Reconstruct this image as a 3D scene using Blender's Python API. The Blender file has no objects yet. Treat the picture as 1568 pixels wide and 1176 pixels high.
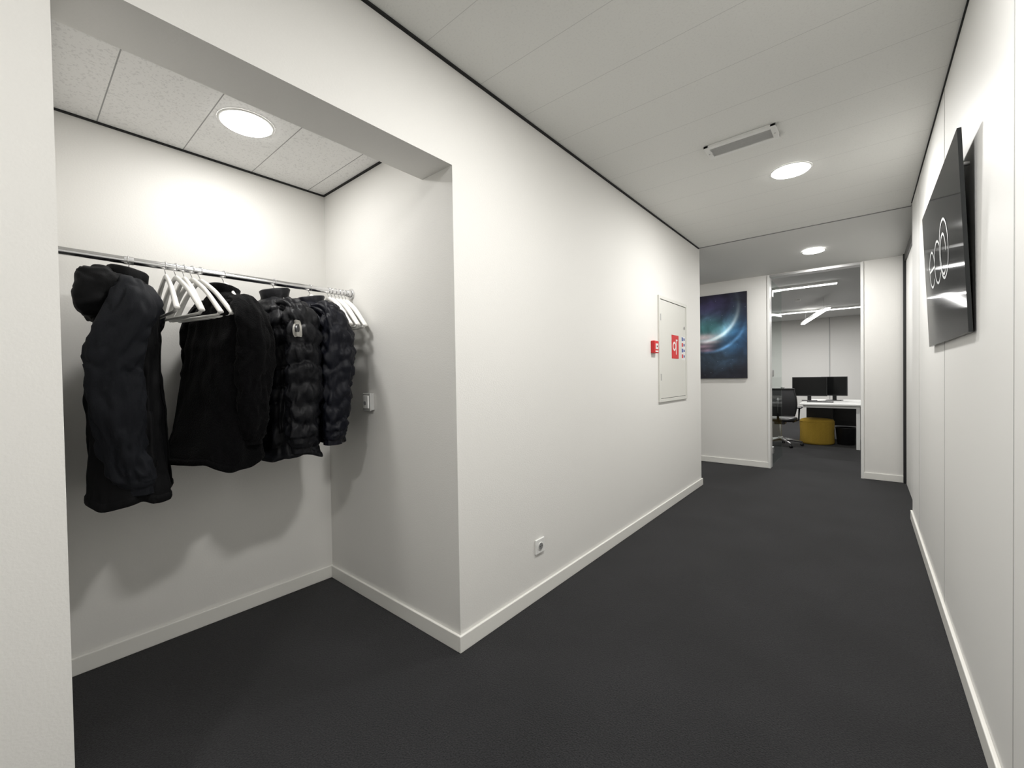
import bpy, bmesh, math, random
from mathutils import Vector, Matrix, noise
random.seed(4)
scene = bpy.context.scene
scene.view_settings.view_transform = 'Standard'
COL = scene.collection

# ------------------------------------------------------------------ materials
def newmat(name):
    m = bpy.data.materials.new(name); m.use_nodes = True
    nt = m.node_tree; b = nt.nodes['Principled BSDF']
    return m, nt, b
def N(nt, t, **kw):
    n = nt.nodes.new(t)
    for k, v in kw.items(): setattr(n, k, v)
    return n
def simple(name, col, rough=0.5, metal=0.0, bump=0.0, bscale=80, var=0.0, sheen=0.0, spec=0.5):
    m, nt, b = newmat(name)
    b.inputs['Base Color'].default_value = (*col, 1)
    b.inputs['Roughness'].default_value = rough
    b.inputs['Metallic'].default_value = metal
    b.inputs['Specular IOR Level'].default_value = spec
    if sheen: b.inputs['Sheen Weight'].default_value = sheen
    tc = N(nt, 'ShaderNodeNewGeometry')
    nz = N(nt, 'ShaderNodeTexNoise'); nz.inputs['Scale'].default_value = bscale; nz.inputs['Detail'].default_value = 3
    nt.links.new(tc.outputs['Position'], nz.inputs['Vector'])
    if bump:
        bp = N(nt, 'ShaderNodeBump'); bp.inputs['Strength'].default_value = bump; bp.inputs['Distance'].default_value = 0.004
        nt.links.new(nz.outputs['Fac'], bp.inputs['Height']); nt.links.new(bp.outputs['Normal'], b.inputs['Normal'])
    if var:
        mx = N(nt, 'ShaderNodeMix', data_type='RGBA')
        mx.inputs[6].default_value = (*[c*(1-var) for c in col], 1); mx.inputs[7].default_value = (*[min(1, c*(1+var)) for c in col], 1)
        nt.links.new(nz.outputs['Fac'], mx.inputs[0]); nt.links.new(mx.outputs[2], b.inputs['Base Color'])
    return m
def emis(name, col, s):
    m, nt, b = newmat(name)
    b.inputs['Base Color'].default_value = (0.9, 0.9, 0.9, 1)
    b.inputs['Emission Color'].default_value = (*col, 1); b.inputs['Emission Strength'].default_value = s
    return m
M_wall = simple('wall_paint', (0.80, 0.79, 0.762), 0.6, bump=0.12, bscale=140, var=0.015, spec=0.3)
M_wall2 = simple('wall_panel_paint', (0.80, 0.795, 0.775), 0.5, bump=0.05, bscale=90, var=0.01, spec=0.3)
M_base = simple('baseboard_paint', (0.84, 0.83, 0.79), 0.35, var=0.01)
M_white = simple('white_plastic', (0.82, 0.82, 0.80), 0.35, var=0.01)
M_hang = simple('hanger_white', (0.84, 0.83, 0.80), 0.35, var=0.03)
M_cab = simple('cabinet_paint', (0.70, 0.695, 0.65), 0.4, var=0.01)
M_dark = simple('shadow_gap_black', (0.012, 0.012, 0.012), 0.8, var=0.1)
M_chrome = simple('chrome', (0.75, 0.75, 0.76), 0.16, 1.0, var=0.03)
M_alu = simple('aluminium', (0.55, 0.55, 0.55), 0.35, 1.0, var=0.03)
M_greyplas = simple('grey_plastic', (0.25, 0.25, 0.25), 0.4, var=0.03)
M_seam = simple('seam_grey', (0.5, 0.5, 0.49), 0.6, var=0.03)
M_black = simple('black_plastic', (0.012, 0.012, 0.013), 0.35, var=0.1)
M_red = simple('signal_red', (0.62, 0.02, 0.025), 0.4, var=0.03)
M_blue = simple('signal_blue', (0.05, 0.10, 0.35), 0.4, var=0.03)
M_yel = simple('mustard_velvet', (0.42, 0.27, 0.03), 0.9, bump=0.3, bscale=60, var=0.15)
M_light = emis('lamp_diffuser', (1, 0.98, 0.95), 14)
M_lin = emis('linear_diffuser', (1, 0.98, 0.95), 9)

def mat_carpet():
    m, nt, b = newmat('carpet')
    g = N(nt, 'ShaderNodeNewGeometry')
    n1 = N(nt, 'ShaderNodeTexNoise'); n1.inputs['Scale'].default_value = 170; n1.inputs['Detail'].default_value = 4; n1.inputs['Roughness'].default_value = 0.7
    n2 = N(nt, 'ShaderNodeTexNoise'); n2.inputs['Scale'].default_value = 2.2; n2.inputs['Detail'].default_value = 5
    r = N(nt, 'ShaderNodeValToRGB'); r.color_ramp.elements[0].position = 0.33; r.color_ramp.elements[1].position = 0.7
    r.color_ramp.elements[0].color = (0.007, 0.007, 0.008, 1); r.color_ramp.elements[1].color = (0.042, 0.042, 0.045, 1)
    mx = N(nt, 'ShaderNodeMix', data_type='RGBA', blend_type='MULTIPLY'); mx.inputs[0].default_value = 0.6
    r2 = N(nt, 'ShaderNodeValToRGB'); r2.color_ramp.elements[0].position = 0.35; r2.color_ramp.elements[1].position = 0.65
    r2.color_ramp.elements[0].color = (0.6, 0.6, 0.6, 1)
    for n in (n1, n2): nt.links.new(g.outputs['Position'], n.inputs['Vector'])
    nt.links.new(n1.outputs['Fac'], r.inputs[0]); nt.links.new(n2.outputs['Fac'], r2.inputs[0])
    nt.links.new(r.outputs[0], mx.inputs[6]); nt.links.new(r2.outputs[0], mx.inputs[7]); nt.links.new(mx.outputs[2], b.inputs['Base Color'])
    b.inputs['Roughness'].default_value = 0.95; b.inputs['Specular IOR Level'].default_value = 0.1
    b.inputs['Sheen Weight'].default_value = 0.10
    bp = N(nt, 'ShaderNodeBump'); bp.inputs['Strength'].default_value = 0.8; bp.inputs['Distance'].default_value = 0.006
    nt.links.new(n1.outputs['Fac'], bp.inputs['Height']); nt.links.new(bp.outputs['Normal'], b.inputs['Normal'])
    return m
M_carpet = mat_carpet()

def mat_ceiling(name, col, spacing, phase, lw, dots, line_dark=0.45):
    m, nt, b = newmat(name)
    g = N(nt, 'ShaderNodeNewGeometry'); s = N(nt, 'ShaderNodeSeparateXYZ'); nt.links.new(g.outputs['Position'], s.inputs[0])
    a = N(nt, 'ShaderNodeMath', operation='SUBTRACT'); a.inputs[1].default_value = phase - spacing*50 - spacing/2
    nt.links.new(s.outputs['Y'], a.inputs[0])
    mo = N(nt, 'ShaderNodeMath', operation='MODULO'); mo.inputs[1].default_value = spacing; nt.links.new(a.outputs[0], mo.inputs[0])
    sb = N(nt, 'ShaderNodeMath', operation='SUBTRACT'); sb.inputs[1].default_value = spacing/2; nt.links.new(mo.outputs[0], sb.inputs[0])
    ab = N(nt, 'ShaderNodeMath', operation='ABSOLUTE'); nt.links.new(sb.outputs[0], ab.inputs[0])
    lt = N(nt, 'ShaderNodeMath', operation='LESS_THAN'); lt.inputs[1].default_value = lw; nt.links.new(ab.outputs[0], lt.inputs[0])
    nz = N(nt, 'ShaderNodeTexNoise'); nz.inputs['Scale'].default_value = 110; nz.inputs['Detail'].default_value = 2
    nt.links.new(g.outputs['Position'], nz.inputs['Vector'])
    r = N(nt, 'ShaderNodeValToRGB'); r.color_ramp.elements[0].position = 0.36; r.color_ramp.elements[1].position = 0.44
    k = 1 - dots
    r.color_ramp.elements[0].color = (col[0]*k, col[1]*k, col[2]*k, 1); r.color_ramp.elements[1].color = (*col, 1)
    nt.links.new(nz.outputs['Fac'], r.inputs[0])
    mx = N(nt, 'ShaderNodeMix', data_type='RGBA'); nt.links.new(lt.outputs[0], mx.inputs[0]); nt.links.new(r.outputs[0], mx.inputs[6])
    mx.inputs[7].default_value = (*[c*line_dark for c in col], 1)
    nt.links.new(mx.outputs[2], b.inputs['Base Color'])
    b.inputs['Roughness'].default_value = 0.8
    bp = N(nt, 'ShaderNodeBump'); bp.inputs['Strength'].default_value = 0.25; bp.inputs['Distance'].default_value = 0.003
    nt.links.new(nz.outputs['Fac'], bp.inputs['Height']); nt.links.new(bp.outputs['Normal'], b.inputs['Normal'])
    return m
M_ceil = mat_ceiling('ceiling_planks', (0.80, 0.80, 0.77), 0.337, 1.17, 0.0016, 0.04, 0.78)
M_ceil_alc = mat_ceiling('ceiling_mineral_tiles', (0.86, 0.855, 0.84), 0.312, 0.28, 0.0022, 0.13, 0.4)
M_ceil2 = simple('ceiling_smooth', (0.70, 0.70, 0.68), 0.8, bump=0.1, var=0.01)
M_ceil_off = simple('ceiling_office', (0.80, 0.80, 0.79), 0.8, bump=0.1, var=0.01)

def mat_glass():
    m = bpy.data.materials.new('clear_glass'); m.use_nodes = True; nt = m.node_tree
    nt.nodes.remove(nt.nodes['Principled BSDF']); o = nt.nodes['Material Output']
    t = N(nt, 'ShaderNodeBsdfTransparent'); t.inputs[0].default_value = (0.93, 0.96, 0.95, 1)
    g = N(nt, 'ShaderNodeBsdfGlossy'); g.inputs['Roughness'].default_value = 0.02
    mx = N(nt, 'ShaderNodeMixShader'); mx.inputs[0].default_value = 0.07
    nt.links.new(t.outputs[0], mx.inputs[1]); nt.links.new(g.outputs[0], mx.inputs[2]); nt.links.new(mx.outputs[0], o.inputs[0])
    return m
M_glass = mat_glass()

# ------------------------------------------------------------------ helpers
def empty(name, loc=(0, 0, 0)):
    e = bpy.data.objects.new(name, None); e.location = loc; e.empty_display_size = 0.05; COL.objects.link(e); return e
def mesh_obj(name, verts, faces, mat, parent=None, smooth=False, center=True):
    vs = [Vector(v) for v in verts]
    c = Vector((0, 0, 0))
    if center:
        lo = Vector([min(v[i] for v in vs) for i in range(3)]); hi = Vector([max(v[i] for v in vs) for i in range(3)]); c = (lo+hi)/2
    me = bpy.data.meshes.new(name); me.from_pydata([v-c for v in vs], [], faces)
    bm = bmesh.new(); bm.from_mesh(me); bmesh.ops.recalc_face_normals(bm, faces=bm.faces); bm.to_mesh(me); bm.free()
    me.materials.append(mat)
    if smooth: me.polygons.foreach_set('use_smooth', [True]*len(me.polygons))
    o = bpy.data.objects.new(name, me)
    o.location = c
    COL.objects.link(o)
    if parent is not None:
        o.parent = parent; o.location = c - parent.location
    return o
def box(name, x0, x1, y0, y1, z0, z1, mat, parent=None, bevel=0.0):
    v = [(x, y, z) for z in (z0, z1) for y in (y0, y1) for x in (x0, x1)]
    f = [(0, 2, 3, 1), (4, 5, 7, 6), (0, 1, 5, 4), (2, 6, 7, 3), (0, 4, 6, 2), (1, 3, 7, 5)]
    o = mesh_obj(name, v, f, mat, parent)
    if bevel:
        md = o.modifiers.new('bevel', 'BEVEL'); md.width = bevel; md.segments = 3
    return o
def loft(name, rings, mat, parent=None, cap0=True, cap1=True, smooth=True, closed=True):
    n = len(rings[0]); v = []; f = []
    for r in rings: v += [tuple(p) for p in r]
    for i in range(len(rings)-1):
        for j in range(n if closed else n-1):
            k = (j+1) % n
            f.append((i*n+j, i*n+k, (i+1)*n+k, (i+1)*n+j))
    if cap0 and closed: f.append(tuple(range(n-1, -1, -1)))
    if cap1 and closed: f.append(tuple(range((len(rings)-1)*n, len(rings)*n)))
    return mesh_obj(name, v, f, mat, parent, smooth)
def tube(name, pts, r, mat, parent=None, seg=12, cyclic=False):
    pts = [Vector(p) for p in pts]; n = len(pts)
    rr = r if isinstance(r, (list, tuple)) else [r]*n
    rings = []; prev = None
    for i, p in enumerate(pts):
        if cyclic: t = (pts[(i+1) % n]-pts[i-1])
        else: t = pts[min(i+1, n-1)]-pts[max(i-1, 0)]
        t.normalize()
        a = prev if prev is not None else (Vector((0, 0, 1)) if abs(t.z) < 0.9 else Vector((1, 0, 0)))
        u = (a - t*a.dot(t)).normalized(); w = t.cross(u); prev = u
        rings.append([p + (u*math.cos(2*math.pi*k/seg) + w*math.sin(2*math.pi*k/seg))*rr[i] for k in range(seg)])
    if cyclic:
        rings.append(rings[0])
        return loft(name, rings, mat, parent, False, False)
    return loft(name, rings, mat, parent)
def cyl(name, c, axis, r, h, mat, parent=None, seg=40, r2=None, bevel=0.0):
    c = Vector(c); a = Vector(axis).normalized(); r2 = r if r2 is None else r2
    u = a.orthogonal().normalized(); w = a.cross(u)
    ring = lambda p, q: [p + (u*math.cos(2*math.pi*k/seg)+w*math.sin(2*math.pi*k/seg))*q for k in range(seg)]
    b = bevel
    if b:
        rings = [ring(c-a*h/2, r-b), ring(c-a*(h/2-b*0.3), r-b*0.3), ring(c-a*(h/2-b), r), ring(c+a*(h/2-b), r2), ring(c+a*(h/2-b*0.3), r2-b*0.3), ring(c+a*h/2, r2-b)]
    else: rings = [ring(c-a*h/2, r), ring(c+a*h/2, r2)]
    return loft(name, rings, mat, parent, smooth=bool(b))
def catmull(P, n):
    P = [tuple(p) for p in P]; out = []
    D = len(P[0]); Q = [tuple(2*P[0][k]-P[1][k] for k in range(D))]+P+[tuple(2*P[-1][k]-P[-2][k] for k in range(D))]
    m = len(P)-1
    for i in range(n+1):
        s = i/n*m; j = min(int(s), m-1); t = s-j
        p0, p1, p2, p3 = Q[j], Q[j+1], Q[j+2], Q[j+3]
        out.append(tuple(0.5*((2*p1[k])+(-p0[k]+p2[k])*t+(2*p0[k]-5*p1[k]+4*p2[k]-p3[k])*t*t+(-p0[k]+3*p1[k]-3*p2[k]+p3[k])*t**3) for k in range(D)))
    return out
def interp(tab, x):
    if x <= tab[0][0]: return tab[0][1]
    for (a, b), (c, d) in zip(tab, tab[1:]):
        if x <= c:
            t = (x-a)/(c-a); t = t*t*(3-2*t); return b+(d-b)*t
    return tab[-1][1]

# ------------------------------------------------------------------ room shell
LX = -1.443; RX = 0.313; H = 2.70; AY0 = 0.081; AY1 = 1.322; BX = -2.65; BY = 5.095; FY = 6.52; FZ = 2.58
box('floor', -5.0, 3.2, -3.2, 14.2, -0.1, 0.0, M_carpet)
box('wall_left', -2.85, LX, AY1, BY, 0, 2.85, M_wall)
box('wall_left_front', -2.85, LX, -3.0, AY0, 0, 2.85, M_wall)
box('wall_alcove_back', -2.85, BX, AY0, AY1, 0, 2.85, M_wall)
box('wall_alcove_header', -1.66, LX, AY0, AY1, 2.245, 2.85, M_wall)
box('ceiling_alcove', BX, -1.66, AY0, AY1, 2.45, 2.6, M_ceil_alc)
box('wall_right', RX, 0.5, -3.0, 4.95, 0, 2.85, M_wall2)
box('wall_back', -2.85, 0.5, -3.2, -3.0, 0, 2.85, M_wall)
box('ceiling', LX, RX, -3.0, 5.05, H, 2.85, M_ceil)
mesh_obj('ceiling_far', [(x, y, z) for (y, z) in ((5.05, H), (FY, FZ), (FY, 2.85), (5.05, 2.85)) for x in (-4.8, 0.6)],
         [(0, 1, 3, 2), (2, 3, 5, 4), (4, 5, 7, 6), (6, 7, 1, 0), (0, 2, 4, 6), (1, 7, 5, 3)], M_ceil2)
box('wall_passage', -4.8, -2.85, 4.95, BY, 0, 2.85, M_wall)
box('wall_passage_end', -5.0, -4.8, 4.95, 6.64, 0, 2.85, M_wall)
box('wall_far_left', -4.8, -0.99, FY, 6.64, 0, 2.85, M_wall)
box('wall_far_right', -0.01, 0.6, FY, 6.64, 0, 2.85, M_wall)
box('wall_far_lintel', -0.99, -0.01, FY, 6.64, 2.57, 2.85, M_wall)
box('wall_office_back', -4.2, 3.0, 13.8, 14.0, 0, 2.85, M_wall)
box('wall_office_left', -4.4, -4.2, 6.64, 14.0, 0, 2.85, M_wall)
box('wall_office_right', 3.0, 3.2, 6.64, 14.0, 0, 2.85, M_wall)
box('wall_office_front', 0.6, 3.2, FY, 6.64, 0, 2.85, M_wall)
box('ceiling_office', -4.2, 3.0, 6.64, 13.8, H, 2.85, M_ceil_off)
box('trim_office_seam', -0.71, -0.69, 13.785, 13.8, 0.0, 2.7, M_seam)
bh = 0.078; bt = 0.014
def bb(name, *a): return box(name, *a, 0, bh, M_base, bevel=0.004)
bb('baseboard_left', LX, LX+bt, AY1-bt, BY+bt)
bb('baseboard_alcove_side', BX+bt, LX, AY1-bt, AY1)
bb('baseboard_alcove_back', BX, BX+bt, AY0, AY1)
bb('baseboard_left_front', LX, LX+bt, -3.0, AY0)
bb('baseboard_right', RX-bt, RX, -3.0, 4.95)
bb('baseboard_far_left', -4.8, -0.99, FY-bt, FY)
bb('baseboard_far_right', -0.01, 0.36, FY-bt, FY)
bb('baseboard_passage', -4.8, LX, BY, BY+bt)
box('trim_1', LX, LX+0.012, -3.0, 5.05, H-0.009, H, M_dark)
box('trim_2', RX-0.006, RX, -3.0, 4.95, H-0.006, H, M_dark)
box('trim_3', BX, BX+0.01, AY0, AY1, 2.442, 2.45, M_dark)
box('trim_4', BX, -1.66, AY1-0.01, AY1, 2.442, 2.45, M_dark)
box('trim_5', BX, -1.66, AY0, AY0+0.03, 2.442, 2.45, M_dark)
box('trim_6', LX, RX, 5.04, 5.052, H-0.006, H+0.001, M_greyplas)
for i, y in enumerate((0.46, 1.76, 3.06, 4.36)):
    box('trim_%d' % (7+i), RX-0.0015, RX, y-0.0015, y+0.0015, 0.08, 2.69, M_seam)

d = empty('door_1', (0.37, 5.7, 0))
box('frame_near', 0.335, 0.40, 4.95, 5.0, 0, 2.66, M_alu, d); box('frame_far', 0.335, 0.40, 6.47, FY, 0, 2.585, M_black, d)
box('frame_top', 0.345, 0.40, 5.0, 6.47, 2.5, 2.585, M_black, d)
box('leaf', 0.36, 0.40, 5.0, 6.47, 0.0, 2.5, M_wall2, d)
box('handle_plate', 0.35, 0.36, 5.12, 5.16, 0.95, 1.15, M_alu, d)
box('surround', 0.40, 0.6, 4.95, FY, 0, 2.7, M_wall, d)

d = empty('door_2', (-0.5, 6.58, 0))
box('jamb_left', -0.992, -0.965, 6.505, 6.655, 0, 2.57, M_white, d); box('jamb_right', -0.035, -0.008, 6.505, 6.655, 0, 2.57, M_white, d)
box('head', -0.965, -0.035, 6.505, 6.655, 2.545, 2.572, M_alu, d)
box('glass_leaf', -0.975, -0.965, 6.67, 7.55, 0.01, 2.53, M_glass, d)
for z in (0.22, 1.27, 2.35):
    box('hinge_clamp', -0.985, -0.952, 6.66, 6.73, z-0.045, z+0.045, M_alu, d, 0.004)
tube('handle', [(-0.965, 7.45, 1.05), (-0.93, 7.45, 1.05), (-0.93, 7.33, 1.05)], 0.009, M_chrome, d)

# ------------------------------------------------------------------ lamps
def downlight(x, y, z, r, power, spread=3.14159):
    e = empty('downlight', (x, y, z))
    seg = 48
    ring = lambda q, zz: [Vector((x+q*math.cos(2*math.pi*k/seg), y+q*math.sin(2*math.pi*k/seg), zz)) for k in range(seg)]
    loft('rim', [ring(r+0.012, z-0.0005), ring(r+0.010, z-0.004), ring(r+0.002, z-0.005), ring(r, z-0.004), ring(r, z-0.0005)], M_white, e, False, False)
    loft('diffuser', [ring(r, z-0.001), ring(r, z-0.005), ring(r*0.97, z-0.009), ring(r*0.9, z-0.012)], M_light, e)
    L = bpy.data.lights.new('lamp', 'AREA'); L.shape = 'DISK'; L.size = 2*r*0.9; L.energy = power; L.color = (1, 0.985, 0.955); L.spread = spread
    o = bpy.data.objects.new('lamp', L); COL.objects.link(o); o.parent = e; o.location = (0, 0, -0.016)
    return e
downlight(-0.397, 3.575, H, 0.115, 26)
downlight(-0.436, 5.83, 2.636, 0.10, 20)
downlight(-2.163, 0.724, 2.45, 0.10, 7.0)
downlight(-0.40, 1.30, H, 0.115, 23)
downlight(-0.42, -0.95, H, 0.115, 22)
downlight(-3.4, 5.83, 2.636, 0.10, 14)
def linlight(p0, p1, power, pendant=0.0):
    p0 = Vector(p0); p1 = Vector(p1); c = (p0+p1)/2; e = empty('linear_ceiling_light', c)
    a = (p1-p0); ln = a.length; ang = math.atan2(a.y, a.x)
    def rb(name, hw, z0, z1, mat, k=1.0):
        u = Vector((math.cos(ang), math.sin(ang), 0)); w = Vector((-u.y, u.x, 0))
        v = [c+u*sx*ln/2*k+w*sy*hw+Vector((0, 0, zz)) for zz in (z0, z1) for sy in (-1, 1) for sx in (-1, 1)]
        mesh_obj(name, v, [(0, 2, 3, 1), (4, 5, 7, 6), (0, 1, 5, 4), (2, 6, 7, 3), (0, 4, 6, 2), (1, 3, 7, 5)], mat, e)
    rb('housing', 0.04, 0.0, 0.04, M_white); rb('diffuser', 0.034, -0.012, 0.0, M_lin, 0.99)
    if pendant:
        for s in (-0.35, 0.35):
            q = c+a*s; tube('wire', [q+Vector((0, 0, 0.04)), q+Vector((0, 0, pendant))], 0.0015, M_alu, e, 6)
    L = bpy.data.lights.new('lamp', 'AREA'); L.shape = 'RECTANGLE'; L.size = ln; L.size_y = 0.06; L.energy = power; L.color = (1, 0.99, 0.97)
    o = bpy.data.objects.new('lamp', L); COL.objects.link(o); o.parent = e; o.location = (0, 0, -0.02); o.rotation_euler = (0, 0, ang)
linlight((-1.9, 8.3, 2.66), (-0.32, 8.3, 2.66), 40)
linlight((-2.4, 11.7, 2.66), (0.4, 11.7, 2.66), 62)
linlight((-1.15, 12.4, 2.45), (-0.5, 9.6, 2.45), 20, 0.25)
cyl('smoke_detector', (-1.0, 9.9, 2.685), (0, 0, 1), 0.05, 0.03, M_white, bevel=0.008)

# ------------------------------------------------------------------ ceiling vent
e = empty('ceiling_vent', (-0.58, 2.92, H))
x0, x1, y0, y1 = -0.775, -0.385, 2.835, 3.005
box('frame_a', x0, x1, y0, y0+0.03, H-0.018, H, M_white, e, 0.003); box('frame_b', x0, x1, y1-0.03, y1, H-0.018, H, M_white, e, 0.003)
box('frame_c', x0, x0+0.03, y0, y1, H-0.0185, H, M_white, e, 0.003); box('frame_d', x1-0.03, x1, y0, y1, H-0.0185, H, M_white, e, 0.003)
box('duct', x0+0.03, x1-0.03, y0+0.03, y1-0.03, H-0.002, H, M_greyplas, e)
for k in range(5):
    y = y0+0.042+k*0.022
    v = [(x, y+dy, H-zz) for x in (x0+0.03, x1-0.03) for dy, zz in ((0, 0.003), (0.009, 0.014), (0.011, 0.014), (0.002, 0.003))]
    mesh_obj('louvre', v, [(0, 1, 2, 3), (7, 6, 5, 4), (0, 4, 5, 1), (1, 5, 6, 2), (2, 6, 7, 3), (3, 7, 4, 0)], M_seam, e)
for k in (0, 1):
    cyl('screw', ((x0+0.015, x1-0.015)[k], 2.92, H-0.02), (0, 0, 1), 0.004, 0.002, M_alu, e, 12)

# ------------------------------------------------------------------ wall socket, switch
e = empty('wall_socket', (LX, 1.944, 0.298))
y, z = 1.944, 0.298
box('plate', LX, LX+0.010, y-0.042, y+0.042, z-0.042, z+0.042, M_white, e, 0.004)
cyl('recess_rim', (LX+0.0115, y, z), (1, 0, 0), 0.023, 0.003, M_white, e, 32, bevel=0.001)
cyl('recess', (LX+0.0125, y, z), (1, 0, 0), 0.019, 0.003, M_greyplas, e, 32)
for s in (-1, 1): cyl('pin_hole', (LX+0.0145, y+s*0.0095, z), (1, 0, 0), 0.0028, 0.001, M_black, e, 12)
e = empty('light_switch', (-2.153, AY1, 1.145))
x, z, Y = -2.153, 1.145, AY1
box('back_box', x-0.036, x+0.036, Y-0.024, Y, z-0.048, z+0.048, M_seam, e, 0.005)
box('frame', x-0.038, x+0.038, Y-0.031, Y-0.022, z-0.050, z+0.050, M_seam, e, 0.004)
box('rocker', x-0.026, x+0.026, Y-0.038, Y-0.029, z-0.036, z+0.036, M_white, e, 0.003)
cyl('key_socket', (x, Y-0.039, z-0.006), (0, 1, 0), 0.011, 0.004, M_greyplas, e, 24)

# ------------------------------------------------------------------ fire hose cabinet + call point
e = empty('fire_hose_cabinet', (LX, 4.19, 1.51)); P = LX
y0, y1, z0, z1 = 3.80, 4.58, 1.02, 2.0; fw = 0.03
box('frame_l', P, P+0.016, y0, y0+fw, z0, z1, M_cab, e, 0.002); box('frame_r', P, P+0.016, y1-fw, y1, z0, z1, M_cab, e, 0.002)
box('frame_b', P, P+0.016, y0+fw, y1-fw, z0, z0+fw, M_cab, e, 0.002); box('frame_t', P, P+0.016, y0+fw, y1-fw, z1-fw, z1, M_cab, e, 0.002)
box('gap', P, P+0.002, y0+fw, y1-fw, z0+fw, z1-fw, M_dark, e)
box('door_leaf', P+0.002, P+0.010, y0+fw+0.005, y1-fw-0.005, z0+fw+0.005, z1-fw-0.005, M_cab, e, 0.001)
cyl('lock', (P+0.013, y1-0.08, 1.75), (1, 0, 0), 0.014, 0.008, M_alu, e, 20)
for z in (1.25, 1.8): cyl('hinge', (P+0.016, y0+fw, z), (0, 0, 1), 0.006, 0.06, M_alu, e, 12)
q = P+0.0105
box('sign_red', q, q+0.0015, 4.13, 4.325, 1.43, 1.66, M_red, e)
cyl('pictogram_reel', (q+0.002, 4.20, 1.55), (1, 0, 0), 0.045, 0.001, M_white, e, 32)
cyl('pictogram_hub', (q+0.0028, 4.20, 1.55), (1, 0, 0), 0.026, 0.001, M_red, e, 32)
box('pictogram_hose', q+0.0015, q+0.0025, 4.245, 4.26, 1.47, 1.62, M_white, e)
box('pictogram_nozzle', q+0.0015, q+0.0025, 4.26, 4.29, 1.605, 1.62, M_white, e)
box('strip', q, q+0.0012, 4.41, 4.52, 1.42, 1.66, M_white, e)
for k, mm in enumerate((M_blue, M_red, M_blue, M_red)):
    zz = 1.635-k*0.058
    box('icon', q+0.0012, q+0.002, 4.42, 4.46, zz-0.02, zz+0.018, mm, e); box('caption', q+0.0012, q+0.002, 4.475, 4.51, zz-0.014, zz+0.01, M_blue, e)
e = empty('fire_alarm_call_point', (P, 3.684, 1.52)); y, z = 3.684, 1.52
box('housing', P, P+0.035, y-0.05, y+0.05, z-0.055, z+0.055, M_red, e, 0.006)
box('pane', P+0.035, P+0.038, y-0.028, y+0.028, z-0.02, z+0.03, M_white, e, 0.001)
cyl('button', (P+0.039, y, z+0.005), (1, 0, 0), 0.008, 0.002, M_black, e, 16)
box('label', P+0.035, P+0.0365, y-0.03, y+0.03, z-0.045, z-0.032, M_white, e)

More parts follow.
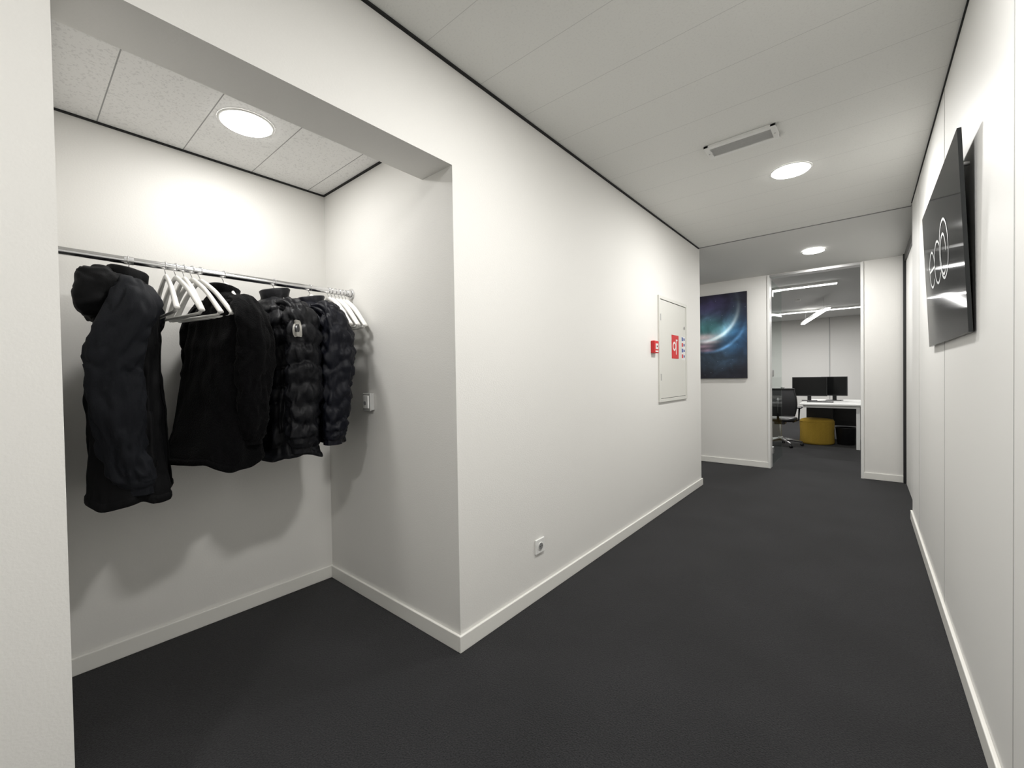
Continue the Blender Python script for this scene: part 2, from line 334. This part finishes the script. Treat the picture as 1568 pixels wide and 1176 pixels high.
# ------------------------------------------------------------------ painting on far wall
def mat_space():
    m, nt, b = newmat('space_print')
    tc = N(nt, 'ShaderNodeTexCoord')
    def mth(op, a, c=None, d=None):
        n = N(nt, 'ShaderNodeMath', operation=op)
        for i, v in enumerate((a, c, d)):
            if v is None: continue
            if isinstance(v, (int, float)): n.inputs[i].default_value = v
            else: nt.links.new(v, n.inputs[i])
        return n.outputs[0]
    sx = N(nt, 'ShaderNodeSeparateXYZ'); nt.links.new(tc.outputs['Object'], sx.inputs[0])
    X, Z = sx.outputs['X'], sx.outputs['Z']
    nz = N(nt, 'ShaderNodeTexNoise'); nz.inputs['Scale'].default_value = 5.0; nz.inputs['Detail'].default_value = 8; nz.inputs['Distortion'].default_value = 0.6
    nt.links.new(tc.outputs['Object'], nz.inputs['Vector']); nf = nz.outputs['Fac']
    nf2 = mth('POWER', nf, 2.5)
    def blob(cx, cz, rx, rz, ns=0.5):
        a = mth('POWER', mth('ABSOLUTE', mth('DIVIDE', mth('SUBTRACT', X, cx), rx)), 2.0)
        c = mth('POWER', mth('ABSOLUTE', mth('DIVIDE', mth('SUBTRACT', Z, cz), rz)), 2.0)
        d = mth('ADD', a, c); g = mth('EXPONENT', mth('MULTIPLY', d, -1.0))
        return mth('MULTIPLY', g, mth('MULTIPLY_ADD', nf2, ns*6, 1-ns))
    def ring(cx, cz, R, w, sxx=1.0):
        a = mth('POWER', mth('ABSOLUTE', mth('MULTIPLY', mth('SUBTRACT', X, cx), sxx)), 2.0)
        c = mth('POWER', mth('ABSOLUTE', mth('SUBTRACT', Z, cz)), 2.0)
        r = mth('SQRT', mth('ADD', a, c)); q = mth('DIVIDE', mth('SUBTRACT', r, R), w)
        return mth('EXPONENT', mth('MULTIPLY', mth('MULTIPLY', q, q), -1.0))
    def add(fac, col, first):
        v = N(nt, 'ShaderNodeVectorMath', operation='SCALE'); v.inputs[0].default_value = col; nt.links.new(fac, v.inputs['Scale'])
        if first[0] is None: first[0] = v.outputs[0]; return
        s = N(nt, 'ShaderNodeVectorMath', operation='ADD'); nt.links.new(first[0], s.inputs[0]); nt.links.new(v.outputs[0], s.inputs[1]); first[0] = s.outputs[0]
    F = [None]
    add(mth('MULTIPLY_ADD', nf2, 0.03, 0.007), (0.8, 0.75, 1.5), F)
    add(blob(0.10, 0.36, 0.30, 0.16, 0.7), (0.045, 0.035, 0.11), F)
    add(blob(0.10, 0.14, 0.22, 0.16, 0.6), (0.05, 0.20, 0.20), F)
    add(blob(0.45, 0.0, 0.16, 0.24, 0.7), (0.025, 0.11, 0.24), F)
    add(blob(0.20, -0.32, 0.3, 0.16, 0.7), (0.03, 0.06, 0.09), F)
    add(blob(0.05, 0.0, 0.17, 0.040, 0.2), (0.60, 0.42, 0.42), F)
    add(blob(0.10, -0.07, 0.12, 0.026, 0.2), (0.45, 0.33, 0.35), F)
    add(blob(0.04, -0.13, 0.12, 0.026, 0.2), (0.3, 0.2, 0.25), F)
    add(blob(0.08, -0.19, 0.09, 0.022, 0.2), (0.25, 0.16, 0.22), F)
    add(mth('MULTIPLY', ring(0.02, 0.42, 0.48, 0.022), blob(0.28, 0.02, 0.22, 0.3, 0.1)), (0.8, 0.95, 1.0), F)
    add(mth('MULTIPLY', ring(0.02, 0.45, 0.47, 0.07), blob(0.26, 0.04, 0.25, 0.3, 0.5)), (0.16, 0.3, 0.36), F)
    add(mth('MULTIPLY', ring(0.08, 0.30, 0.52, 0.02), blob(0.35, -0.10, 0.25, 0.22, 0.5)), (0.12, 0.28, 0.5), F)
    vor = N(nt, 'ShaderNodeTexVoronoi'); vor.inputs['Scale'].default_value = 16; nt.links.new(tc.outputs['Object'], vor.inputs['Vector'])
    st = mth('LESS_THAN', vor.outputs['Distance'], 0.06); add(st, (0.2, 0.25, 0.32), F)
    nt.links.new(F[0], b.inputs['Base Color']); b.inputs['Roughness'].default_value = 0.35
    return m
M_space = mat_space()
e = empty('wall_picture', (-1.83, FY, 1.805))
box('print', -2.43, -1.231, FY-0.032, FY-0.03, 1.21, 2.40, M_space, e)
box('canvas_body', -2.43, -1.231, FY-0.03, FY, 1.21, 2.40, M_black, e)

# ------------------------------------------------------------------ glossy sign on right wall (leans slightly out at the top)
def mat_acryl(nm='smoked_acrylic', c0=0.035, c1=0.05, rough=0.14, spec=0.35, ior=1.45):
    m, nt, b = newmat(nm)
    tc = N(nt, 'ShaderNodeTexCoord'); nz = N(nt, 'ShaderNodeTexNoise'); nz.inputs['Scale'].default_value = 1.3
    nt.links.new(tc.outputs['Object'], nz.inputs['Vector'])
    r = N(nt, 'ShaderNodeValToRGB'); r.color_ramp.elements[0].color = (c0, c0*1.04, c0*1.05, 1); r.color_ramp.elements[1].color = (c1, c1*1.04, c1*1.05, 1)
    nt.links.new(nz.outputs['Fac'], r.inputs[0]); nt.links.new(r.outputs[0], b.inputs['Base Color'])
    b.inputs['Roughness'].default_value = rough; b.inputs['Specular IOR Level'].default_value = spec; b.inputs['IOR'].default_value = ior
    return m
M_acr = mat_acryl('smoked_acrylic', 0.034, 0.046, 0.06, 0.5, 1.04); M_scr = mat_acryl('screen_glass', 0.006, 0.009, 0.15, 0.3)
M_logo = simple('logo_white', (0.45, 0.47, 0.47), 0.4, var=0.03)
e = empty('acrylic_sign', (0.285, 2.866, 1.785))
def SP(y, z, off=0.0):
    t = (z-1.41)/0.75
    return Vector((0.292-0.030*t-off, y, z))
v = []
for off in (0.0, -0.012):
    for (y, z) in ((2.257, 1.41), (3.475, 1.41), (3.475, 2.16), (2.257, 2.16)): v.append(SP(y, z, off))
o = mesh_obj('panel', v, [(0, 1, 2, 3), (7, 6, 5, 4), (0, 4, 5, 1), (1, 5, 6, 2), (2, 6, 7, 3), (3, 7, 4, 0)], M_acr, e)
for (y, z) in ((2.4, 1.5), (3.33, 1.5), (2.4, 2.07), (3.33, 2.07)):
    p = SP(y, z, -0.012); cyl('standoff', ((p.x+RX)/2, y, z), (1, 0, 0), 0.008, RX-p.x, M_alu, e, 12)
def loop(cy, cz, ry, rz, a0, a1, nm, hw=0.006):
    n = 64; pts = []
    f = []
    for k in range(n+1):
        a = math.radians(a0+(a1-a0)*k/n)
        for s in (-1, 1): pts.append(SP(cy-(ry+s*hw)*math.cos(a), cz+(rz+s*hw)*math.sin(a), 0.0012))
    for k in range(n): f.append((2*k, 2*k+1, 2*k+3, 2*k+2))
    mesh_obj(nm, pts, f, M_logo, e)
loop(3.14, 1.80, 0.10, 0.09, 0, 320, 'letter_loop'); mesh_obj('letter_bar', [SP(3.24, 1.794, .0012), SP(3.04, 1.794, .0012), SP(3.04, 1.806, .0012), SP(3.24, 1.806, .0012)], [(0, 1, 2, 3)], M_logo, e)
loop(2.93, 1.80, 0.11, 0.10, 40, 320, 'letter_loop'); loop(2.72, 1.82, 0.13, 0.13, 20, 380, 'letter_loop'); loop(2.74, 1.80, 0.08, 0.09, 0, 300, 'letter_loop')

# ------------------------------------------------------------------ clothes rail
RXx, RZ = -2.34, 1.78
e = empty('clothes_rail', (RXx, 0.7, RZ))
cyl('tube', (RXx, (AY0+AY1)/2, RZ), (0, 1, 0), 0.0155, AY1-AY0-0.004, M_chrome, e, 32)
for Y, s in ((AY1, -1), (AY0, 1)):
    cyl('flange', (RXx, Y+s*0.004, RZ), (0, 1, 0), 0.032, 0.008, M_chrome, e, 32, bevel=0.002)
    cyl('cup', (RXx, Y+s*0.016, RZ), (0, 1, 0), 0.021, 0.028, M_chrome, e, 32, bevel=0.002)
cyl('joint', (RXx, 0.33, RZ), (0, 1, 0), 0.0168, 0.03, M_alu, e, 32)

# ------------------------------------------------------------------ hangers
def hanger(Y, yaw=0.0, parent=None, tilt=0.0, apex=1.735, width=0.43):
    own = parent is None
    if own: parent = empty('coat_hanger', (RXx, Y, RZ))
    L = Vector((math.cos(yaw), math.sin(yaw), 0)); Nn = Vector((-L.y, L.x, 0)); Z = Vector((0, 0, 1))
    C = Vector((RXx, Y, 0))
    def W(l, n, z): return C + L*l + Nn*n + Z*z
    pts = []
    for k in range(15):
        a = math.radians(-50+230*k/14); R = 0.019
        pts.append(W(R*math.cos(a), 0, RZ+R*math.sin(a)))
    pts += [W(-0.016, 0, RZ-0.014), W(-0.004, 0, RZ-0.028), W(0, 0, apex+0.006), W(0, 0, apex-0.01)]
    tube('hook', pts, 0.0019, M_chrome, parent, 8)
    hw = width/2
    arm = catmull([(-hw, apex-0.165), (-hw+0.02, apex-0.145), (-hw*0.5, apex-0.062), (-0.03, apex-0.012), (0, apex-0.002), (0.03, apex-0.012), (hw*0.5, apex-0.062), (hw-0.02, apex-0.145), (hw, apex-0.165)], 40)
    rings = []
    for i, (l, z) in enumerate(arm):
        k = abs(l)/hw
        t = Vector((arm[min(i+1, 40)][0]-arm[max(i-1, 0)][0], 0, arm[min(i+1, 40)][1]-arm[max(i-1, 0)][1])).normalized()
        up = Vector((-t.z, 0, t.x)); rn = 0.006+0.006*k; ru = 0.012-0.003*k
        if i in (0, 40): rn *= 0.5; ru *= 0.5
        ring = []
        for q in range(12):
            a = 2*math.pi*q/12; du = ru*math.cos(a); dn = rn*math.sin(a)
            ring.append(W(l+up.x*du, dn+tilt*(apex-z), z+up.z*du))
        rings.append(ring)
    loft('shoulders', rings, M_hang, parent)
    zb = apex-0.172
    tube('trouser_bar', [W(-hw+0.006, tilt*0.16, zb+0.012), W(-hw+0.03, tilt*0.17, zb), W(0, tilt*0.17, zb), W(hw-0.03, tilt*0.17, zb), W(hw-0.006, tilt*0.16, zb+0.012)], 0.0065, M_hang, parent, 10)
    return parent

# ------------------------------------------------------------------ jackets
def fabric(name, col, rough, fine=400, bump=0.25, sheen=0.0, var=0.2, spec=0.15):
    return simple(name, col, rough, bump=bump, bscale=fine, var=var, sheen=sheen, spec=spec)
M_j1 = fabric('charcoal_shell', (0.0085, 0.0095, 0.0125), 0.72, 300, 0.2)
M_j1b = fabric('black_shell', (0.0032, 0.0033, 0.004), 0.72, 300, 0.2)
M_j2 = fabric('black_fleece', (0.0022, 0.0022, 0.0026), 0.98, 160, 1.0, 0.03, 0.6, 0.1)
M_j3 = fabric('black_nylon', (0.0042, 0.0045, 0.0062), 0.5, 60, 0.4, spec=0.2)
M_j4 = fabric('navy_nylon', (0.0038, 0.0044, 0.0085), 0.5, 60, 0.4, spec=0.2)
M_line = fabric('lining', (0.003, 0.003, 0.0035), 0.9)
M_badge = simple('badge', (0.34, 0.33, 0.30), 0.6, var=0.3, bscale=300)
def jacket(name, Y, yaw, mat, hem, top=1.715, hw=0.235, th=0.11, puff=0.0, pitch=0.085, hood=False, sleeve_len=0.62, srad=0.085, seed=0.0,
           matb=None, front=1, badge=False, flare=0.0, collar=0.07, sag=0.0, splay=0.0, fold=0.03, drift=1.0, far=0.86, shoulder=1.0, elbow=0.0, wr=1.0, sh=0.0):
    e = empty(name, (RXx, Y, RZ)); matb = matb or mat
    L = Vector((math.cos(yaw), math.sin(yaw), 0)); Nn = Vector((-L.y, L.x, 0)); Z = Vector((0, 0, 1)); C = Vector((RXx, Y, 0))
    def W(l, n, z):
        if l < 0: l *= far
        return C + L*l + Nn*n + Z*z
    hanger(Y, yaw, e, apex=1.735, width=0.34)
    ln = top-hem
    A = [(0, hw*0.98+flare*0.3), (0.3, hw*0.95), (0.6, hw*0.93), (0.76, hw*0.98), (0.84, hw*0.95), (0.90, hw*0.80), (0.96, hw*0.52), (1.0, hw*0.30)]
    B = [(0, th*1.0+flare), (0.35, th*0.98+flare*0.4), (0.65, th), (0.80, th*0.92*shoulder), (0.88, th*0.78*shoulder), (0.95, 0.066*shoulder), (1.0, 0.052)]
    pz = lambda z, c, s_: z/pitch + 0.45*noise.noise(Vector((c*1.3+seed, s_*1.3, z*4)))
    def surf(a, s, off=0.0):
        wa = interp(A, s)+off; wb = interp(B, s)+off
        ca, sa = math.cos(a), math.sin(a); ex = 0.75
        l = wa*math.copysign(abs(ca)**ex, ca); n = wb*math.copysign(abs(sa)**ex, sa)
        z = hem+ln*s
        k = (1-s)**0.7; top_k = min(1, max(0, (1-s)/0.08))
        f = noise.noise(Vector((ca*2.2+seed, sa*2.2, z*1.6+seed)))*fold*(0.35+k)
        f += abs(noise.noise(Vector((ca*4+seed, sa*4-seed, z*3.0))))*fold*0.5
        f += noise.noise(Vector((ca*5+z*6, sa*6+seed, z*14)))*0.008
        f *= top_k
        if puff and s < 0.93:
            f += puff*(abs(math.sin(math.pi*pz(z, ca, sa)))**0.6-0.7)
            f += noise.noise(Vector((ca*7, sa*7+seed, z*16)))*0.014
        r = Vector((l, n, 0)); rl = max(r.length, 1e-4); r = r*(1+f/rl*min(1, rl/0.05))
        dz = 0.03*noise.noise(Vector((ca*1.5+seed*2, sa*1.5, 3.1)))*(1-s)*1.5
        return W(r.x, r.y+sag*(1-s), z+dz)
    ns, na = 120, 96
    rings = []
    for q in (0.10, 0.04, 0.012): rings.append([surf(2*math.pi*j/na, q, -0.02) for j in range(na)])
    rings.append([surf(2*math.pi*j/na, 0.003, -0.008) for j in range(na)])
    for i in range(ns+1): rings.append([surf(2*math.pi*j/na, i/ns) for j in range(na)])
    loft('body', rings, matb, e, True, True)
    if collar:
        cr = []
        for k, (dz, da, db) in enumerate([(-0.045, 0.092, 0.062), (-0.01, 0.082, 0.06), (collar*0.5, 0.078, 0.062), (collar*0.9, 0.080, 0.066), (collar, 0.075, 0.061), (collar*0.9, 0.068, 0.054), (collar*0.2, 0.062, 0.05), (-0.01, 0.05, 0.04)]):
            ring = []
            for j in range(48):
                a = 2*math.pi*j/48; f = 1+0.10*noise.noise(Vector((math.cos(a)*2+seed, math.sin(a)*2, dz*12)))
                pf = (0.006 if puff else 0.0)*abs(math.sin(dz*80))
                ring.append(W((da+pf)*f*math.cos(a), (db+pf)*f*math.sin(a)+sag*0.05, top-0.03+dz+0.012*math.sin(a)*front*-1))
            cr.append(ring)
        loft('collar', cr, matb, e, True, True)
    def sleeve(sd):
        sl = sleeve_len; dr = front*drift
        path = [(0.105, 0.0, -0.050, 0.030, 0.055*shoulder), (0.175, sh*0.7, -0.072, 0.048, srad*0.80), (0.234+splay*0.3, 0.004*dr+sh, -0.15, 0.056, srad*0.95), (0.250+splay*0.7, 0.01*dr+elbow*0.6, -0.30, 0.056, srad*1.0),
                (0.245+splay, 0.018*dr+elbow, -0.42, 0.053, srad*0.95), (0.238+splay, 0.04*dr+elbow*0.3, -0.08-sl*0.80, 0.050, srad*0.82), (0.230+splay, 0.055*dr-elbow*0.6, -0.08-sl*0.93, 0.045, srad*0.70), (0.227+splay, 0.06*dr-elbow*0.7, -0.08-sl*0.96, 0.036, srad*0.55), (0.226+splay, 0.06*dr-elbow*0.8, -0.08-sl, 0.036, srad*0.55)]
        n1 = 130; P = catmull(path, n1)
        cum = [0.0]
        for i in range(n1): cum.append(cum[-1]+math.dist(P[i][:3], P[i+1][:3]))
        def sf(i, a, off=0.0):
            i = max(0, min(n1, i)); p = P[i]
            q0, q1 = P[max(i-1, 0)], P[min(i+1, n1)]
            t = Vector((sd*(q1[0]-q0[0]), q1[1]-q0[1], q1[2]-q0[2])).normalized()
            nn = Vector((0, 1, 0)); lo = t.cross(nn).normalized()
            if lo.x*sd < 0: lo = -lo
            dist = cum[i]; s = dist/cum[-1]
            ca, sa = math.cos(a), math.sin(a)
            dg = dist+0.05*sa
            w = noise.noise(Vector((ca*1.2+seed+sd, sa*1.2, dist*5)))*0.018
            w += (0.5-abs(noise.noise(Vector((ca*1.6+seed, sa*2.2+sd, dg*15)))))*0.014*(0.5+s)*wr
            w -= 0.008*wr*max(0, 1-abs(noise.noise(Vector((ca*1.4+seed*2, sa*2.0+sd, dg*9))))*5)
            if puff and s < 0.90:
                w += puff*(abs(math.sin(math.pi*(dist/pitch+0.5*noise.noise(Vector((ca*1.5, sa*1.5+seed, dist*5))))))**0.6-0.68) + noise.noise(Vector((ca*5, sa*5, dist*22)))*0.013
            if s > 0.94: w *= 0.3
            loc = Vector((sd*p[0], p[1], p[2])) + lo*(p[3]+w+off)*ca + Vector((0, 1, 0))*(p[4]+w+off)*sa
            return W(loc.x, loc.y+sag*(-loc.z/ln)*0.8, top+loc.z)
        m = 56
        rings = [[sf(i, 2*math.pi*j/m) for j in range(m)] for i in range(n1+1)]
        for q, dz in ((-0.008, -0.001), (-0.014, 0.012), (-0.016, 0.04)):
            rings.append([sf(n1, 2*math.pi*j/m, q)+Z*dz for j in range(m)])
        loft('sleeve', rings, mat, e, True, True)
        return sf, n1
    sf, n1 = sleeve(1); sleeve(-1)
    def patch(nm, fn, u0, u1, v0, v1, off, mt, nu=10, nv=10):
        g = [[fn(u0+(u1-u0)*i/nu, v0+(v1-v0)*j/nv, off*(0.15 if i in (0, nu) or j in (0, nv) else 1)) for j in range(nv+1)] for i in range(nu+1)]
        return loft(nm, g, mt, e, False, False, closed=False)
    ph = math.pi/2*front
    tube('zip', [surf(ph, 0.02+0.9*k/40, 0.003) for k in range(41)], 0.004, M_line, e, 6)
    patch('pocket', lambda u, v, o: surf(u, v, o), ph-0.75*front, ph-1.15*front, 0.16, 0.40, 0.010, matb)
    patch('hem_band', lambda u, v, o: surf(u, v, o), 0, 2*math.pi, 0.0, 0.035, 0.004, matb, 96, 4)
    if badge:
        bc = int(n1*0.285); ac = -0.75; g = []; g2 = []
        for i in range(-4, 5):
            k = 1.0 if abs(i) < 4 else 0.85
            g.append([sf(bc+i, ac+0.24*k*(j/4-1), 0.006) for j in range(9)])
            if abs(i) < 3: g2.append([sf(bc+i, ac+0.13*math.sqrt(1-(i/3)**2)*(j/4-1), 0.009) for j in range(9)])
        loft('badge', g, M_badge, e, False, False, closed=False)
        loft('badge_emblem', g2, M_black, e, False, False, closed=False)
    if hood:
        na2, nb2 = 64, 40; rings = []
        for i in range(nb2+1):
            th2 = math.pi*i/nb2; ring = []
            for j in range(na2):
                a = 2*math.pi*j/na2
                x = math.sin(th2)*math.cos(a); y2 = math.sin(th2)*math.sin(a); z2 = math.cos(th2)
                f = 1+0.20*noise.noise(Vector((x*1.6+seed, y2*1.6, z2*1.8)))+0.12*abs(noise.noise(Vector((x*3, y2*3+seed, z2*5))))
                op = max(0, y2*front*0.6+z2*0.8-0.7)
                f *= 1-0.9*op
                sq = lambda t_: math.copysign(abs(t_)**0.75, t_)
                l = 0.05+0.155*sq(x)*f; n = -front*0.075+0.078*sq(y2)*f; z = top-0.065+0.105*sq(z2)*f - 0.03*max(0, -y2*front)
                ring.append(W(l, n, z))
            rings.append(ring)
        loft('hood', rings, matb, e, True, True)
    return e
jacket('hooded_jacket', 0.330, math.radians(-12), M_j1, 0.815, top=1.70, hw=0.235, th=0.10, hood=True, sleeve_len=0.77, srad=0.078, seed=1.3, matb=M_j1b, front=1, flare=0.02, sag=-0.02, fold=0.04, drift=0.3, elbow=-0.030, wr=1.15, sh=0.03)
jacket('fleece_jacket', 0.668, math.radians(12), M_j2, 0.90, top=1.69, hw=0.25, th=0.11, sleeve_len=0.62, srad=0.074, seed=5.1, front=1, flare=0.03, sag=-0.05, fold=0.04, collar=0.06, drift=0.3, shoulder=0.85)
jacket('puffer_jacket', 0.893, math.radians(9), M_j3, 0.885, top=1.70, hw=0.235, th=0.11, puff=0.019, pitch=0.095, sleeve_len=0.70, srad=0.084, seed=8.4, front=-1, badge=True, flare=0.01, collar=0.075, drift=0.3, shoulder=1.25)
jacket('puffer_jacket', 1.075, math.radians(6), M_j4, 0.95, top=1.70, hw=0.23, th=0.08, puff=0.017, pitch=0.095, sleeve_len=0.68, srad=0.084, seed=12.7, front=-1, flare=0.0, collar=0.06, drift=0.5, shoulder=1.25)
for y, yw, tl in ((0.45, 0, -0.05), (0.485, 8, 0.08), (0.515, 4, -0.02), (0.545, 13, 0.02), (0.575, 16, 0.05)):
    hanger(y, math.radians(yw), tilt=tl)
for y, yw, tl in ((1.18, 4, 0.0), (1.20, -3, 0.02), (1.222, 2, 0.03), (1.245, -2, 0.0), (1.265, 3, 0.02), (1.285, 0, -0.02)):
    hanger(y, math.radians(yw), tilt=tl)

# ------------------------------------------------------------------ office furniture
e = empty('office_desk', (-0.44, 9.6, 0))
box('top', -0.87, -0.03, 8.8, 10.4, 0.715, 0.74, M_white, e, 0.003)
for x, y in ((-0.08, 8.86), (-0.08, 10.34), (-0.82, 10.34), (-0.60, 9.95)): box('leg', x-0.025, x+0.025, y-0.025, y+0.025, 0, 0.715, M_white, e, 0.003)
for y in (8.86, 10.34): box('cross_beam', -0.82, -0.08, y-0.015, y+0.015, 0.67, 0.715, M_white, e)
box('modesty_panel', -0.78, -0.10, 10.2, 10.22, 0.25, 0.70, M_black, e)
box('drawer_pedestal', -0.85, -0.45, 9.72, 10.15, 0.02, 0.70, M_black, e, 0.004)
def monitor(x, y, yaw, w, h, zb):
    e = empty('computer_monitor', (x, y, 0.74))
    R = Matrix.Rotation(yaw, 3, 'Z')
    def T(o):
        for v in o.data.vertices:
            p = v.co + o.location + e.location
            q = Vector((x, y, 0)) + R @ Vector((p.x-x, p.y-y, p.z)); v.co = q - o.location - e.location
    z0 = zb
    for o in (box('bezel', x-w/2, x+w/2, y-0.02, y+0.02, z0, z0+h, M_black, e, 0.004),
              box('screen', x-w/2+0.012, x+w/2-0.012, y-0.0215, y-0.019, z0+0.02, z0+h-0.012, M_scr, e),
              box('neck', x-0.03, x+0.03, y+0.02, y+0.05, 0.745, z0+h*0.5, M_black, e, 0.003),
              box('foot', x-0.12, x+0.12, y-0.08, y+0.10, 0.74, 0.752, M_black, e, 0.003)): T(o)
monitor(-0.80, 9.70, math.radians(6), 0.54, 0.36, 0.83)
monitor(-0.44, 9.98, math.radians(-8), 0.40, 0.36, 0.83)
e = empty('keyboard', (-0.62, 9.3, 0.74)); box('case', -0.80, -0.42, 9.24, 9.37, 0.74, 0.755, M_black, e, 0.003)
for r_ in range(4):
    for c_ in range(12): box('key', -0.79+c_*0.0305, -0.765+c_*0.0305, 9.25+r_*0.029, 9.275+r_*0.029, 0.755, 0.760, M_greyplas, e)
def lathe(name, c, prof, mat, parent=None, seg=48, ribs=0, ra=0.0):
    rings = []
    for r, z in prof:
        rings.append([Vector((c[0]+(r+ra*math.cos(ribs*2*math.pi*k/seg))*math.cos(2*math.pi*k/seg), c[1]+(r+ra*math.cos(ribs*2*math.pi*k/seg))*math.sin(2*math.pi*k/seg), c[2]+z)) for k in range(seg)])
    return loft(name, rings, mat, parent)
e = empty('pouf', (-0.66, 9.30, 0))
lathe('cushion', (-0.66, 9.30, 0), [(0.22, 0.0), (0.245, 0.01), (0.255, 0.04), (0.25, 0.2), (0.255, 0.38), (0.25, 0.415), (0.235, 0.435), (0.20, 0.445), (0.05, 0.45)], M_yel, e, 72, 24, 0.002)
lathe('piping', (-0.66, 9.30, 0), [(0.252, 0.395), (0.259, 0.40), (0.252, 0.405)], M_yel, e)
e = empty('waste_bin', (-0.25, 9.40, 0))
lathe('bin', (-0.25, 9.40, 0), [(0.12, 0.0), (0.125, 0.005), (0.15, 0.29), (0.155, 0.30), (0.148, 0.30), (0.12, 0.02), (0.02, 0.015)], M_black, e)
cx, cy = -1.14, 8.72
e = empty('office_chair', (cx, cy, 0))
for k in range(5):
    a = 2*math.pi*k/5+0.3; dx, dy = math.cos(a), math.sin(a)
    tube('base_arm', [(cx+dx*0.03, cy+dy*0.03, 0.115), (cx+dx*0.16, cy+dy*0.16, 0.10), (cx+dx*0.31, cy+dy*0.31, 0.075)], [0.026, 0.021, 0.014], M_alu, e, 10)
    px, py = cx+dx*0.32, cy+dy*0.32
    tube('caster_stem', [(px, py, 0.08), (px, py, 0.04)], 0.007, M_black, e, 8)
    for s in (-1, 1): cyl('caster_wheel', (px-dy*0.013*s, py+dx*0.013*s, 0.028), (-dy, dx, 0), 0.028, 0.018, M_black, e, 20, bevel=0.004)
cyl('hub', (cx, cy, 0.12), (0, 0, 1), 0.04, 0.07, M_alu, e, 24, bevel=0.006)
cyl('gas_lift', (cx, cy, 0.27), (0, 0, 1), 0.018, 0.26, M_chrome, e, 20)
box('tilt_mechanism', cx-0.08, cx+0.08, cy-0.12, cy+0.10, 0.38, 0.43, M_black, e, 0.01)
rings = []
for k, (sx_, z) in enumerate(((0.20, 0.43), (0.235, 0.44), (0.245, 0.465), (0.235, 0.49), (0.19, 0.50))):
    rings.append([Vector((cx+sx_*math.copysign(abs(math.cos(a))**0.5, math.cos(a)), cy+0.02+sx_*math.copysign(abs(math.sin(a))**0.5, math.sin(a)), z)) for a in [2*math.pi*j/40 for j in range(40)]])
loft('seat', rings, M_black, e)
bk = []
for i in range(13):
    s = i/12; z = 0.54+0.46*s; hwid = 0.225+0.035*math.sin(math.pi*min(1, s*1.1)); yb = cy-0.22-0.05*math.sin(math.pi*(s*0.8+0.1))+0.03
    bk.append([Vector((cx+hwid*(j/12*2-1), yb+0.05*(j/12*2-1)**2, z)) for j in range(13)])
M_mesh = simple('chair_mesh', (0.03, 0.03, 0.032), 0.8, bump=0.5, bscale=300, var=0.4)
loft('mesh_back', bk, M_mesh, e, False, False, closed=False)
tube('back_frame', [bk[0][j] for j in range(13)]+[bk[i][12] for i in range(1, 13)]+[bk[12][j] for j in range(11, -1, -1)]+[bk[i][0] for i in range(11, 0, -1)], 0.012, M_black, e, 8, True)
tube('spine', [(cx, cy-0.10, 0.40), (cx, cy-0.24, 0.44), (cx, cy-0.29, 0.60), (cx, cy-0.26, 0.85)], 0.018, M_black, e, 10)
for s in (-1, 1):
    tube('arm_post', [(cx+s*0.18, cy-0.02, 0.42), (cx+s*0.27, cy-0.02, 0.46), (cx+s*0.28, cy-0.02, 0.66)], 0.014, M_black, e, 10)
    box('arm_pad', cx+s*0.28-0.04, cx+s*0.28+0.04, cy-0.13, cy+0.11, 0.66, 0.685, M_black, e, 0.01)

# ------------------------------------------------------------------ world + camera
w = bpy.data.worlds.new('world'); scene.world = w; w.use_nodes = True
w.node_tree.nodes['Background'].inputs[0].default_value = (0.5, 0.5, 0.5, 1); w.node_tree.nodes['Background'].inputs[1].default_value = 0.1
cam = bpy.data.cameras.new('camera'); co = bpy.data.objects.new('camera', cam); COL.objects.link(co); scene.camera = co
cam.sensor_width = 36; cam.lens = 645/1568*36; cam.clip_start = 0.02
yaw = math.atan2(540, 645); pt = 0.0155; ro = 0.016
F = Vector((-math.sin(yaw), math.cos(yaw), 0)); R = Vector((math.cos(yaw), math.sin(yaw), 0)); U = Vector((0, 0, 1))
Fc = F*math.cos(pt)-U*math.sin(pt); U0 = U*math.cos(pt)+F*math.sin(pt)
Uc = U0*math.cos(ro)+R*math.sin(ro); Rc = R*math.cos(ro)-U0*math.sin(ro)
m = Matrix((Rc, Uc, -Fc)).transposed().to_4x4(); m.translation = Vector((0, 0, 1.27))
co.matrix_world = m
